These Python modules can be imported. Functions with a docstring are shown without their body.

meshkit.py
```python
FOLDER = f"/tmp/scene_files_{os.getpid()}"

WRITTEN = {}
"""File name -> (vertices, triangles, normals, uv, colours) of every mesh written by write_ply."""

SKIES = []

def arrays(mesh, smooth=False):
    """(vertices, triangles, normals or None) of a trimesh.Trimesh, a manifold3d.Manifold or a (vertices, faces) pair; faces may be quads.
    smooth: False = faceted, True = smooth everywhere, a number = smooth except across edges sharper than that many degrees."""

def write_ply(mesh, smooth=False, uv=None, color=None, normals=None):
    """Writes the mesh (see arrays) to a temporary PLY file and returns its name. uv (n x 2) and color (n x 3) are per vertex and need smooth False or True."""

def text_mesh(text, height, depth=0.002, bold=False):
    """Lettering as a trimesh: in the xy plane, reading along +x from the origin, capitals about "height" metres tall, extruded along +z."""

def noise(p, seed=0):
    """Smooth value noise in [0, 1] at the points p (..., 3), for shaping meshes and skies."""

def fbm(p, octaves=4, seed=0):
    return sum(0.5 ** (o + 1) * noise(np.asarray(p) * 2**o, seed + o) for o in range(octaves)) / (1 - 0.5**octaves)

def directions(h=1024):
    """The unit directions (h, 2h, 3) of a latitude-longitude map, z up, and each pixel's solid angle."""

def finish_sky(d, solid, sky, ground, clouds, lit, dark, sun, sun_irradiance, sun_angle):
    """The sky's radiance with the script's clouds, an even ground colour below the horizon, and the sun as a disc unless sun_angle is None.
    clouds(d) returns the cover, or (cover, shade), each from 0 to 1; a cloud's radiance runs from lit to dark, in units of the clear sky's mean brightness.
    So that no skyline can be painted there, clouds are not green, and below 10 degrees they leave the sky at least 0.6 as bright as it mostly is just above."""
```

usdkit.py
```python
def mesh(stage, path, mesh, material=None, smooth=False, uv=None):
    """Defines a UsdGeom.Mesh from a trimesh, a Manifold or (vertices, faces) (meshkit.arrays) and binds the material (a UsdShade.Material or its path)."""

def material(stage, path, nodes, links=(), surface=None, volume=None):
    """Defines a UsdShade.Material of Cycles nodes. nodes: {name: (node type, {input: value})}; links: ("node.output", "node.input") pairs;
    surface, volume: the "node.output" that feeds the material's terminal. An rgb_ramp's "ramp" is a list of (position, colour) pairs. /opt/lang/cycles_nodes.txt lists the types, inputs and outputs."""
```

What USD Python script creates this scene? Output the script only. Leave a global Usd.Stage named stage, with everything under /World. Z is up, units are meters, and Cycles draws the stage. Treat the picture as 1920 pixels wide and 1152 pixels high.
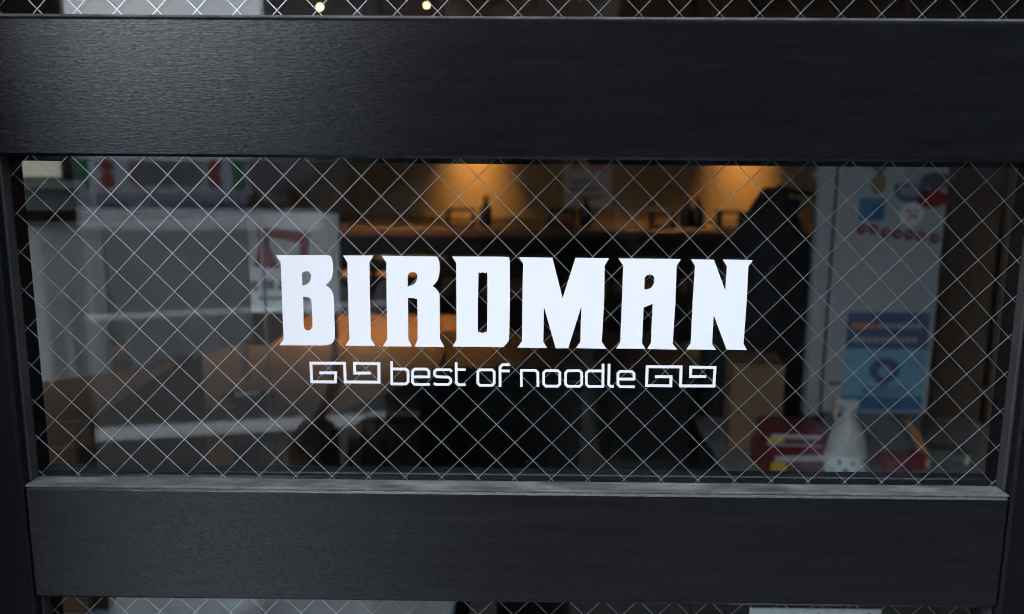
import math
import numpy as np, trimesh, manifold3d, meshkit, usdkit
from shapely import affinity, union_all
from shapely.geometry import LinearRing, LineString, Point, Polygon
from pxr import Gf, Sdf, Usd, UsdGeom, UsdLux, UsdShade

# ---------------------------------------------------------------- camera, sky, sun, exposure
stage = Usd.Stage.CreateInMemory()
UsdGeom.SetStageUpAxis(stage, UsdGeom.Tokens.z)
UsdGeom.SetStageMetersPerUnit(stage, 1.0)
stage.SetDefaultPrim(UsdGeom.Xform.Define(stage, '/World').GetPrim())
UsdGeom.Scope.Define(stage, '/World/Looks')
rng = np.random.default_rng(7)

PITCH, ROLL, YAW = 0.1873, 0.0067, -0.0096
cam = UsdGeom.Camera.Define(stage, '/World/camera')
cp_, sp_, cy_, sy_ = math.cos(PITCH), math.sin(PITCH), math.cos(YAW), math.sin(YAW)
fwd = np.array([sy_ * cp_, cy_ * cp_, -sp_]); right = np.array([cy_, -sy_, 0]); up = np.cross(right, fwd)
right, up = math.cos(ROLL) * right + math.sin(ROLL) * up, -math.sin(ROLL) * right + math.cos(ROLL) * up
M = np.eye(4); M[0, :3], M[1, :3], M[2, :3], M[3, :3] = right, up, -fwd, (0, -0.70, 1.35)
cam.AddTransformOp().Set(Gf.Matrix4d(M.tolist()))
cam.CreateHorizontalApertureAttr(36.0); cam.CreateVerticalApertureAttr(36.0 * 614 / 1024)
cam.CreateFocalLengthAttr(36.0 * 1700 / 1920)
cam.CreateClippingRangeAttr(Gf.Vec2f(0.01, 2000))
cam.CreateFStopAttr(5.0); cam.CreateFocusDistanceAttr(0.715)
cam.CreateExposureAttr(2.15)

SUN_EL, SUN_ROT = math.radians(32), math.radians(-158)    # on the street side, a little left, behind thin cloud
sky = UsdLux.DomeLight.Define(stage, '/World/sky')
sky.GetPrim().SetCustomDataByKey('kind', 'structure')
skym = usdkit.material(stage, '/World/Looks/sky_air', {
    's': ('sky_texture', {'sky_type': 'single_scattering', 'sun_disc': False, 'sun_elevation': SUN_EL, 'sun_rotation': SUN_ROT, 'altitude': 50.0, 'aerosol_density': 1.5}),
    'tc': ('texture_coordinate', {}), 'mp': ('mapping', {'scale': (1.0, 1.0, 2.5)}), 'n': ('noise_texture', {'scale': 2.2, 'detail': 6, 'roughness': 0.55}),
    'r': ('rgb_ramp', {'ramp': [(0.25, (0.75, 0.75, 0.75)), (0.6, (0.97, 0.97, 0.97))]}),
    'm': ('mix', {'color2': (4.6, 5.6, 7.0)}), 'b': ('background_shader', {'strength': 0.12})},
    [('tc.generated', 'mp.vector'), ('mp.vector', 'n.vector'), ('n.fac', 'r.fac'), ('r.color', 'm.fac'), ('s.color', 'm.color1'), ('m.color', 'b.color')], surface='b.background')
UsdShade.MaterialBindingAPI.Apply(sky.GetPrim()).Bind(skym)
sun = UsdLux.DistantLight.Define(stage, '/World/sun')
sun.CreateIntensityAttr(0.12); sun.CreateAngleAttr(45.0); sun.CreateColorAttr(Gf.Vec3f(1.0, 0.985, 0.97)); sun.CreateNormalizeAttr(True)
to_sun = np.array([math.sin(SUN_ROT) * math.cos(SUN_EL), math.cos(SUN_ROT) * math.cos(SUN_EL), math.sin(SUN_EL)])
sun.AddTransformOp().Set(Gf.Matrix4d().SetRotate(Gf.Rotation(Gf.Vec3d(0, 0, 1), Gf.Vec3d(*to_sun.tolist()))))

BULB_W, DL1, DL2, WIRE_R, CANOPY_Y = 4.0, 1900.0, 150.0, 0.00027, -0.42

# ---------------------------------------------------------------- helpers
LOOKS = '/World/Looks/'
def mat(name, nodes, links=(), surface=None, volume=None):
    return usdkit.material(stage, LOOKS + name, nodes, links, surface, volume)

def plain(name, col, rough=0.6, metal=0.0, var=0.12, scale=14.0, stretch=(1, 1, 1), bump=0.0, bscale=60.0, spec=0.5, emit=None, rvar=0.0):
    """a base colour broken up by noise in object space, optional fine relief"""
    a = tuple(c * (1 - var) for c in col); b = tuple(min(1, c * (1 + var)) for c in col)
    n = {'tc': ('texture_coordinate', {}), 'mp': ('mapping', {'scale': stretch}),
         'n': ('noise_texture', {'scale': scale, 'detail': 5, 'roughness': 0.6}),
         'r': ('rgb_ramp', {'ramp': [(0.3, a), (0.7, b)]}),
         'p': ('principled_bsdf', {'roughness': rough, 'metallic': metal, 'specular_ior_level': spec})}
    l = [('tc.object', 'mp.vector'), ('mp.vector', 'n.vector'), ('n.fac', 'r.fac'), ('r.color', 'p.base_color')]
    if rvar:
        n['mr'] = ('map_range', {'from_min': 0.3, 'from_max': 0.7, 'to_min': rough - rvar, 'to_max': rough + rvar, 'clamp': True})
        l += [('n.fac', 'mr.value'), ('mr.result', 'p.roughness')]
    if bump:
        n['n2'] = ('noise_texture', {'scale': bscale, 'detail': 4, 'roughness': 0.65})
        n['b'] = ('bump', {'strength': bump, 'distance': 0.002})
        l += [('mp.vector', 'n2.vector'), ('n2.fac', 'b.height'), ('b.normal', 'p.normal')]
    if emit:
        n['p'][1]['emission_color'] = emit[:3]; n['p'][1]['emission_strength'] = emit[3]
    return mat(name, n, l, 'p.BSDF')

def numbered(path):
    if not stage.GetPrimAtPath(path): return path
    k = 1
    while stage.GetPrimAtPath(f'{path}_{k:03d}'): k += 1
    return f'{path}_{k:03d}'

def tag(p, label=None, cat=None, group=None, kind=None):
    for k, v in (('label', label), ('category', cat), ('group', group), ('kind', kind)):
        if v: p.SetCustomDataByKey(k, v)
    return p

def thing(name, label, cat, loc=(0, 0, 0), rotz=0.0, group=None):
    x = UsdGeom.Xform.Define(stage, numbered('/World/' + name))
    x.AddTranslateOp().Set(Gf.Vec3d(*loc))
    if rotz: x.AddRotateZOp().Set(float(rotz))
    return tag(x.GetPrim(), label, cat, group)

def part(parent, name, mesh, m, smooth=False, label=None):
    base = str(parent.GetPath()) if parent is not None else '/World'
    p = usdkit.mesh(stage, numbered(f'{base}/{name}'), mesh, m, smooth=smooth).GetPrim()
    return tag(p, label) if label else p

def top(name, mesh, m, label, cat, smooth=False, group=None):
    return tag(part(None, name, mesh, m, smooth), label, cat, group)

def setting(name, mesh, m, smooth=False):
    return tag(part(None, name, mesh, m, smooth), kind='structure')

def copy(src, loc, rotz=0.0, label=None, group=None):
    d = src.GetCustomData()
    t = thing(src.GetName(), label or d['label'], d['category'], loc, rotz, group or d.get('group'))
    t.GetReferences().AddInternalReference(src.GetPath()); t.SetInstanceable(True)
    return t

def box(lo, hi, r=0.0):
    """box between two corners, edges chamfered by r"""
    lo, hi = np.minimum(lo, hi).astype(float), np.maximum(lo, hi).astype(float)
    if r <= 0:
        return trimesh.creation.box(bounds=[lo, hi])
    r = min(r, 0.45 * (hi - lo).min()); pts = []
    for s in np.ndindex(2, 2, 2):
        c = np.where(s, hi, lo); d = np.where(s, -1, 1) * r
        for k in range(3):
            o = d.copy(); o[k] = 0
            pts.append(c + o)
    return trimesh.convex.convex_hull(np.array(pts))

def cyl(p, q, r, n=16):
    return trimesh.creation.cylinder(radius=r, segment=[p, q], sections=n)

def tube(pts, r, n=10):
    pts = np.asarray(pts, float); out = [cyl(pts[i], pts[i + 1], r, n) for i in range(len(pts) - 1)]
    out += [trimesh.creation.icosphere(1, r).apply_translation(p) for p in pts[1:-1]]
    return cat(out)

def lathe(prof, n=32, at=(0, 0, 0)):
    m = trimesh.creation.revolve(np.array(prof, float), sections=n)
    return m.apply_translation(at)

def cat(ms): return trimesh.util.concatenate(list(ms))

def spot(r, n=40): return Point(0, 0).buffer(r, n)

def flat(shape, depth, at=(0, 0, 0)):
    """a shapely shape drawn in x and z, given a thickness towards the street (-y)"""
    gs = [g for g in getattr(shape, 'geoms', [shape]) if g.area > 0]
    m = cat([trimesh.creation.extrude_polygon(g, depth, engine='earcut') for g in gs])
    m.apply_transform(trimesh.transformations.rotation_matrix(math.pi / 2, [1, 0, 0]))
    return m.apply_translation(at)

def text(s, h, at, depth=0.0006, bold=False):
    m = meshkit.text_mesh(s, h, depth, bold)
    m.apply_transform(trimesh.transformations.rotation_matrix(math.pi / 2, [1, 0, 0]))
    return m.apply_translation(at)

# ---------------------------------------------------------------- materials
def black_wood(name='black_wood', ax=0, r0=.10, r1=.145, b1=.19, b2=.03, spec=.5, k=1.0):
    # black stained timber: fine pores along the grain, patchy gloss
    n = {'g': ('geometry', {}), 'm': ('mapping', {'scale': ((0.6, 1.0, 11.0), (11.0, 1.0, 0.6))[ax > 0]}), 'm2': ('mapping', {'scale': ((0.24, 1.0, 2.3), (2.3, 1.0, 0.24))[ax > 0]}),
         'big': ('noise_texture', {'scale': 5.0, 'detail': 4, 'roughness': 0.6}),
         'fine': ('noise_texture', {'scale': 400.0, 'detail': 5, 'roughness': 0.75}),
         'grain': ('noise_texture', {'scale': 26.0, 'detail': 6, 'roughness': 0.7, 'distortion': 0.15}),
         'col': ('rgb_ramp', {'ramp': [(0.3, (0.002 * k, 0.002 * k, 0.0023 * k)), (0.7, (0.0052 * k, 0.0052 * k, 0.006 * k))]}),
         'rr': ('map_range', {'from_min': 0.3, 'from_max': 0.7, 'to_min': r0, 'to_max': r1, 'clamp': True}),
         'b1': ('bump', {'strength': b1, 'distance': 0.0006}), 'b2': ('bump', {'strength': b2, 'distance': 0.001}),
         'm3': ('mapping', {'scale': ((0.3, 1.0, 1.7), (1.7, 1.0, 0.3))[ax > 0]}), 'pore': ('noise_texture', {'scale': 950.0, 'detail': 3, 'roughness': 0.7}),
         'sp': ('map_range', {'from_min': 0.32, 'from_max': 0.68, 'to_min': spec * .45, 'to_max': spec * 1.55, 'clamp': True}),
         'p': ('principled_bsdf', {})}
    l = [('g.position', 'm3.vector'), ('m3.vector', 'pore.vector'), ('pore.fac', 'sp.value'), ('sp.result', 'p.specular_ior_level'), ('g.position', 'm.vector'), ('g.position', 'm2.vector'), ('m.vector', 'grain.vector'), ('m2.vector', 'fine.vector'), ('m.vector', 'big.vector'),
         ('grain.fac', 'col.fac'), ('col.color', 'p.base_color'), ('big.fac', 'rr.value'), ('rr.result', 'p.roughness'),
         ('fine.fac', 'b1.height'), ('b1.normal', 'b2.normal'), ('grain.fac', 'b2.height'), ('b2.normal', 'p.normal')]
    return mat(name, n, l, 'p.BSDF')

def dusty_wood():
    # the ledge below the pane, grey with settled street dust
    n = {'g': ('geometry', {}), 'm': ('mapping', {'scale': (1.0, 3.0, 3.0)}),
         'big': ('noise_texture', {'scale': 22.0, 'detail': 6, 'roughness': 0.7}),
         'fine': ('noise_texture', {'scale': 900.0, 'detail': 3, 'roughness': 0.7}),
         'mul': ('math', {'math_type': 'multiply_add', 'value2': 0.3, 'value3': -0.14}), 'add': ('math', {'math_type': 'add'}),
         'col': ('rgb_ramp', {'ramp': [(0.25, (0.02, 0.02, 0.023)), (0.5, (0.1, 0.097, 0.093)), (0.8, (0.27, 0.25, 0.235))]}),
         'p': ('principled_bsdf', {'roughness': 0.75, 'specular_ior_level': 0.3})}
    l = [('g.position', 'm.vector'), ('m.vector', 'big.vector'), ('g.position', 'fine.vector'), ('fine.fac', 'mul.value1'), ('mul.value', 'add.value1'), ('big.fac', 'add.value2'),
         ('add.value', 'col.fac'), ('col.color', 'p.base_color')]
    return mat('dusty_wood', n, l, 'p.BSDF')

def glass(name='window_glass', tint=(0.97, 0.985, 0.975), base=0.043):
    n = {'lw': ('layer_weight', {'blend': 0.5}), 'pw': ('math', {'math_type': 'power', 'value2': 5.0}),
         'mx': ('math', {'math_type': 'multiply_add', 'value2': 0.9, 'value3': base}),
         't': ('transparent_bsdf', {'color': tint}), 'g': ('glossy_bsdf', {'color': (1, 1, 1), 'roughness': 0.0}), 'x': ('mix_closure', {})}
    l = [('lw.facing', 'pw.value1'), ('pw.value', 'mx.value1'), ('mx.value', 'x.fac'), ('t.BSDF', 'x.closure1'), ('g.BSDF', 'x.closure2')]
    return mat(name, n, l, 'x.closure')

def wood(name, a, b, rough=0.45, axis=0, scale=9.0):
    st = [14.0, 14.0, 14.0]; st[axis] = 1.0
    n = {'tc': ('texture_coordinate', {}), 'm': ('mapping', {'scale': tuple(st)}), 'n': ('noise_texture', {'scale': scale, 'detail': 6, 'roughness': 0.65, 'distortion': 0.8}),
         'r': ('rgb_ramp', {'ramp': [(0.3, a), (0.7, b)]}), 'b': ('bump', {'strength': 0.2, 'distance': 0.001}), 'p': ('principled_bsdf', {'roughness': rough})}
    return mat(name, n, [('tc.object', 'm.vector'), ('m.vector', 'n.vector'), ('n.fac', 'r.fac'), ('r.color', 'p.base_color'), ('n.fac', 'b.height'), ('b.normal', 'p.normal')], 'p.BSDF')

WORN = black_wood('worn_black_wood', 0, .17, .29, .42, .05, .85, .9)
UPBLACK = black_wood('upright_black_wood', 2, .34, .5, .3, .05, .22, .8)
BLACK, DUST, GLASS = black_wood(), dusty_wood(), glass()
GRIME = plain('grimy_black_wood', (0.022, 0.02, 0.0195), 0.6, 0, 0.5, 40, (1, 1, .3))
SPECK = plain('pale_dust', (0.3, 0.29, 0.27), 0.9)
WIRE = plain('steel_wire', (0.9, 0.9, 0.9), 0.3, 0.97, 0.05)
VINYL = plain('white_vinyl', (0.83, 0.83, 0.84), 0.45, 0, 0.01, 3)
ASPHALT = plain('asphalt', (0.07, 0.061, 0.053), 0.85, 0, 0.25, 3, bump=0.3, bscale=160)
PAINT = plain('road_paint', (0.76, 0.71, 0.66), 0.7, 0, 0.1, 8)
PLASTER = plain('dark_plaster', (0.012, 0.012, 0.013), 0.7, 0, 0.15, 5, bump=0.2)
CEIL = plain('brown_ceiling', (0.06, 0.05, 0.045), 0.7, 0, 0.1, 4)
TANWALL = plain('tan_wall', (0.42, 0.27, 0.12), 0.75, 0, 0.1, 2.0, bump=0.15)
FLOOR = plain('dark_floor', (0.045, 0.042, 0.042), 0.5, 0, 0.2, 6)
OAK = wood('brown_timber', (0.16, 0.075, 0.03), (0.26, 0.13, 0.055), 0.45)
DEEP = wood('deep_brown_timber', (0.075, 0.042, 0.026), (0.12, 0.07, 0.045), 0.5)
UPOAK = wood('upright_timber', (0.13, 0.065, 0.028), (0.2, 0.105, 0.045), 0.5, axis=2)
DKPLANK = wood('dark_plank', (0.14, 0.095, 0.07), (0.21, 0.145, 0.105), 0.5, axis=2)
def thin_cloth(name, col):
    n = {'d': ('diffuse_bsdf', {'color': col}), 't': ('translucent_bsdf', {'color': col}), 'x': ('mix_closure', {'fac': 0.5}),
         'tc': ('texture_coordinate', {}), 'n': ('noise_texture', {'scale': 300.0, 'detail': 3}), 'b': ('bump', {'strength': 0.2, 'distance': 0.001})}
    return mat(name, n, [('tc.object', 'n.vector'), ('n.fac', 'b.height'), ('b.normal', 'd.normal'), ('d.BSDF', 'x.closure1'), ('t.BSDF', 'x.closure2')], 'x.closure')
CLOTH = thin_cloth('white_cloth', (0.82, 0.84, 0.85))
PAPER = plain('white_paper', (0.62, 0.63, 0.64), 0.7, 0, 0.03)
PAPER2 = plain('bluish_paper', (0.70, 0.74, 0.76), 0.6, 0, 0.03)
REDINK = plain('red_ink', (0.28, 0.02, 0.03), 0.6, 0, 0.1)
GREYINK = plain('grey_ink', (0.16, 0.16, 0.18), 0.6, 0, 0.1)
BLACKMETAL = plain('black_metal', (0.015, 0.015, 0.016), 0.4, 0.3, 0.1)
STEEL = plain('brushed_steel', (0.5, 0.5, 0.52), 0.35, 0.9, 0.08, 30, (1, 1, 8))
CABINET = plain('white_enamel', (0.4, 0.425, 0.45), 0.4, 0, 0.03)
CABINET2 = plain('pale_grey_enamel', (0.4, 0.42, 0.46), 0.4, 0, 0.03)
NAVY = plain('navy_print', (0.1, 0.125, 0.25), 0.6)
SKYBLUE = plain('sky_blue_print', (0.2, 0.42, 0.58), 0.6)
MIDBLUE = plain('mid_blue_print', (0.06, 0.2, 0.38), 0.6)
TEAL = plain('petrol_blue_print', (0.02, 0.12, 0.22), 0.6)
ORANGE = plain('orange_print', (0.6, 0.25, 0.06), 0.6)
OCHRE = plain('ochre_print', (0.2, 0.17, 0.04), 0.6)
YELLOW = plain('yellow_print', (0.5, 0.38, 0.04), 0.6)
GREEN = plain('leaf_green_print', (0.03, 0.07, 0.04), 0.6)
PINK = plain('pink_print', (0.5, 0.2, 0.2), 0.6)
MAROON = plain('maroon_print', (0.2, 0.035, 0.045), 0.6)
CHARCOAL = plain('charcoal_print', (0.09, 0.1, 0.11), 0.6)
CARD = plain('cardboard', (0.21, 0.13, 0.065), 0.8, 0, 0.08)
PACKRED = plain('glossy_red_pack', (0.13, 0.018, 0.02), 0.35, 0, 0.15)
PLASTIC = mat('milky_plastic', {'p': ('principled_bsdf', {'base_color': (0.78, 0.8, 0.8), 'roughness': 0.3}), 't': ('transparent_bsdf', {'color': (0.85, 0.88, 0.9)}), 'l': ('translucent_bsdf', {'color': (0.6, 0.62, 0.63)}), 'x': ('mix_closure', {'fac': 0.35}), 'y': ('mix_closure', {'fac': 0.16})},
              [('p.BSDF', 'x.closure1'), ('l.BSDF', 'x.closure2'), ('x.closure', 'y.closure1'), ('t.BSDF', 'y.closure2')], 'y.closure')
WORKTOP = wood('reddish_worktop_timber', (0.17, 0.095, 0.06), (0.25, 0.145, 0.09), 0.5)
TABLEGREY = plain('grey_laminate', (0.22, 0.22, 0.225), 0.35, 0, 0.08)
COAT = plain('black_wool', (0.012, 0.012, 0.015), 0.9, 0, 0.2, 60, bump=0.4, bscale=200)
CERAMIC = plain('white_ceramic', (0.7, 0.69, 0.65), 0.25, 0, 0.03)
CREAM = plain('cream_card', (0.5, 0.46, 0.34), 0.7, 0, 0.06)
BULB = mat('lit_bulb', {'e': ('emission', {'color': (1.0, 0.62, 0.25), 'strength': BULB_W})}, (), 'e.emission')

# ---------------------------------------------------------------- the street in front of the door (seen mirrored in the glass)
def sheet(x0, y0, x1, y1, z, n=2):
    xs, ys = np.linspace(x0, x1, n), np.linspace(y0, y1, n)
    v = [(x, y, z) for y in ys for x in xs]
    f = [(j * n + i, j * n + i + 1, (j + 1) * n + i + 1, (j + 1) * n + i) for j in range(n - 1) for i in range(n - 1)]
    return np.array(v), np.array(f)
setting('road', sheet(-300, -300, 300, 300, 0.0), ASPHALT)

setting('pavement', box((-4.5, -2.62, .0), (-.42, -.44, .02), .005), plain('pale_concrete', (.34, .335, .33), .85, 0, .12, 5, bump=.2))

def strip(pts, w, z=0.004):
    s = LineString(pts).buffer(w / 2, cap_style='flat', join_style='mitre')
    return trimesh.creation.extrude_polygon(s, 0.002, engine='earcut').apply_translation((0, 0, z - 0.002))
setting('road_marking', strip([(-5.2, -2.5), (-1.93, -3.2), (-0.68, -3.48), (-0.2, -3.58)], 0.19), PAINT)
setting('road_marking', strip([(-9, -3.9), (-3.23, -5.81), (-2.3, -6.12), (2, -7.6), (9, -10.5)], 0.16), PAINT)
setting('kerb', flat(Polygon([(-9, 0), (-2.85, 0), (-2.85, .25), (-2.9, .27), (-8.95, .27), (-9, .25)]), .3, (0, -12.1, 0)), PAINT)

def house(name, label, x0, x1, y, depth, h, wallm, winm, rows, cols, roofm, shop=True):
    t = thing(name, label, 'building', ((x0 + x1) / 2, y, 0))
    w = (x1 - x0) / 2
    part(t, 'wall', box((-w, -depth, 0), (w, 0, h), 0.05), wallm)
    part(t, 'parapet', box((-w - .08, -depth - .08, h + .002), (w + .08, .08, h + .3), 0.03), roofm)
    sw, sh = 2 * w / cols, (h - 3.4) / max(rows, 1)
    for r in range(rows):
        for c in range(cols):
            cx, cz = -w + sw * (c + .5), 3.4 + sh * (r + .5)
            f = part(t, 'window', box((cx - sw * .3, 0.003, cz - sh * .28), (cx + sw * .3, .06, cz + sh * .28), 0.01), roofm)
            part(f, 'pane', box((cx - sw * .27, 0.062, cz - sh * .25), (cx + sw * .27, .07, cz + sh * .25)), winm)
    if shop:
        f = part(t, 'shop_window', box((-w * .85, .003, .3), (w * .2, .06, 2.6), .01), roofm)
        part(f, 'pane', box((-w * .82, .062, .36), (w * .17, .07, 2.54)), winm)
        part(t, 'door', box((w * .35, .003, .02), (w * .7, .05, 2.3), .01), roofm)
        part(t, 'awning', box((-w * .9, .003, 2.75), (w * .9, .9, 2.95), .02), roofm)
    return t
WALLA = plain('grey_render', (0.13, 0.125, 0.13), 0.8, 0, 0.1, 0.6)
WALLB = plain('brown_tile_render', (0.07, 0.052, 0.045), 0.7, 0, 0.1, 0.8)
WALLC = plain('dark_render', (0.03, 0.029, 0.03), 0.7, 0, 0.1, 0.8)
WALLW = plain('white_render', (0.62, 0.63, 0.65), 0.7, 0, 0.05, 0.6)
DARKPANE = plain('dark_pane', (0.03, 0.035, 0.045), 0.08, 0, 0.1)
TRIM = plain('grey_trim', (0.12, 0.12, 0.125), 0.5, 0, 0.1)
house('street_house', 'narrow grey rendered building across the street', -5.75, -3.25, -20, 9, 14, WALLA, DARKPANE, 3, 2, TRIM)
house('street_house', 'tall brown tiled building across the street', -3.2, 5.5, -19.5, 10, 18, WALLB, DARKPANE, 3, 4, TRIM)
house('street_house', 'dark rendered building nearest on the right', 2.6, 14, -8.5, 9, 14, WALLC, DARKPANE, 2, 4, TRIM)
house('street_house', 'long low white building far down the street', -26, -10.5, -34, 8, 3.6, WALLW, DARKPANE, 0, 1, TRIM, shop=False)

# a pale truck parked across the street, rear towards the door
t = thing('parked_truck', 'pale grey box truck with twin round red rear lamps and green corner panels', 'truck', (-5.42, -13, 0))
TRUCK = plain('pale_truck_paint', (0.42, 0.43, 0.45), 0.4, 0, 0.04)
part(t, 'body', box((-1.33, -3.4, .42), (1.33, 0, 1.02), .03), TRUCK)
part(t, 'cab', box((-1.2, -5.0, .4), (1.2, -3.45, 1.5), .12), TRUCK)
part(t, 'tailgate', box((-.48, .003, .58), (.6, .04, .93), .01), WALLA)
part(t, 'bumper', box((-1.33, .003, .28), (1.33, .12, .41), .03), plain('blue_grey_bumper', (0.17, 0.19, 0.25), .4))
for sx in (-1, 1):
    part(t, 'corner_panel', box((sx * 1.17 - .1, .003, .5), (sx * 1.17 + .1, .03, .98), .01), plain('green_panel_%d' % (sx + 1), (0.012, 0.13, 0.055), .5))
    for z in (.645, .865):
        part(t, 'rear_lamp', cyl((sx * .81, .003, z), (sx * .81, .05, z), .1, 24), plain('red_lamp_%d_%d' % (sx + 1, z * 10), (0.22, 0.007, 0.012), .4))
    for y in (-.7, -4.1):
        w = part(t, 'wheel', cyl((sx * 1.05 - .12, y, .34), (sx * 1.05 + .12, y, .34), .338, 28), plain('tyre_%d_%d' % (sx + 1, -y * 10), (0.02, 0.02, 0.02), .8))
        part(w, 'hub', cyl((sx * 1.05 + .121, y, .34), (sx * 1.05 + .13, y, .34), .16, 20), STEEL)


# a black van parked close by on the right
t = thing('parked_van', 'black van parked along the kerb right of the door', 'van', (2.4, -2.9, 0))
VAN = plain('black_van_paint', (0.008, 0.008, 0.009), 0.6, 0, 0.1, spec=0.15)
sec = Polygon([(-2.1, .34), (2.1, .34), (2.12, .9), (1.75, 1.15), (1.3, 1.85), (-2.05, 1.88), (-2.15, 1.1)]).buffer(.04)
part(t, 'body', flat(sec, 1.5, (0, .75, 0)), VAN)
for sx in (-1, 1): part(t, 'side_window', flat(Polygon([(-.1, 1.2), (1.35, 1.2), (1.15, 1.7), (-.1, 1.72)]) if sx > 0 else Polygon([(-1.9, 1.2), (-.25, 1.2), (-.25, 1.72), (-1.85, 1.72)]), .006, (0, .757, 0)), DARKPANE)
for x in (-1.3, 1.35):
    for y in (-.62, .62):
        w = part(t, 'wheel', cyl((x, y - .1, .32), (x, y + .1, .32), .318, 28), plain('van_tyre_%d_%d' % (x * 10 + 20, y * 10 + 10), (0.015, 0.015, 0.015), .8))
        part(w, 'hub', cyl((x, y + .101, .32), (x, y + .145, .32), .17, 20), STEEL)

# utility pole
t = thing('utility_pole', 'grey concrete utility pole beside the parked truck', 'pole', (-7.6, -14.5, 0))
part(t, 'pole', cyl((0, 0, 0), (0, 0, 9), .15, 20), WALLA)
part(t, 'cross_arm', box((-.9, -.05, 7.9), (.9, .05, 8.0), .01), TRIM)
part(t, 'transformer', cyl((.35, .05, 6.4), (.35, .05, 7.2), .22, 20), TRIM)

# ---------------------------------------------------------------- the restaurant itself
t = thing('restaurant_building', 'black timber and plaster shop front that holds the glazed door', 'building')
part(t, 'wall', box((-5, -.05, 0), (-2.1, .1, 3.2), .004), PLASTER)
part(t, 'wall', box((-2.098, -.05, 0), (-1.0, .1, .5), .004), PLASTER)
part(t, 'wall', box((-2.098, -.05, 2.1), (-1.0, .1, 3.2), .004), PLASTER)
part(t, 'wall', box((-.998, -.05, 0), (-.62, .1, 3.2), .004), PLASTER)
w_ = part(t, 'window', cat([box((-2.097, .0, .503), (-1.003, .06, .55), .003), box((-2.097, .0, 2.05), (-1.003, .06, 2.097), .003), box((-2.097, .0, .5505), (-2.05, .06, 2.0495), .003), box((-1.05, .0, .5505), (-1.003, .06, 2.0495), .003)]), BLACK)
part(w_, 'pane', box((-2.052, .026, .548), (-1.048, .032, 2.052)), GLASS)
part(t, 'wall', box((1.42, -.05, 0), (5, .1, 3.2), .004), PLASTER)
part(t, 'lintel', box((-.618, -.05, 2.05), (1.418, .1, 3.2), .004), PLASTER)
part(t, 'side_wall', box((-.75, -.42, 0), (-.55, -.053, 2.6), .004), PLASTER, label='dark wall projecting left of the door')
part(t, 'side_wall', box((1.42, -.42, 0), (1.6, -.053, 2.6), .004), PLASTER, label='dark wall projecting right of the door')
part(t, 'canopy', box((-1.4, CANOPY_Y, 2.62), (2.2, -.053, 2.74), .006), BLACK)
part(t, 'sill', box((-.55, -.35, .0), (1.418, .09, .025), .004), plain('stone_sill', (.2, .2, .2), .7))
part(t, 'back_wall', box((-3.2, 4.2, 0), (3.6, 4.35, 2.7), 0), TANWALL)
part(t, 'left_wall', box((-3.2, .1, 0), (-3.05, 4.197, 2.7), 0), TANWALL)
part(t, 'right_wall', box((3.45, .1, 0), (3.6, 4.197, 2.7), 0), TANWALL)
part(t, 'ceiling', box((-3.2, .1, 2.703), (3.6, 4.35, 2.8), 0), CEIL)
part(t, 'roof', box((-5, -.05, 3.203), (5, 4.5, 3.4), .02), PLASTER)
setting('floor', box((-3.04, .102, .004), (3.44, 4.198, .02)), FLOOR)

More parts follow.
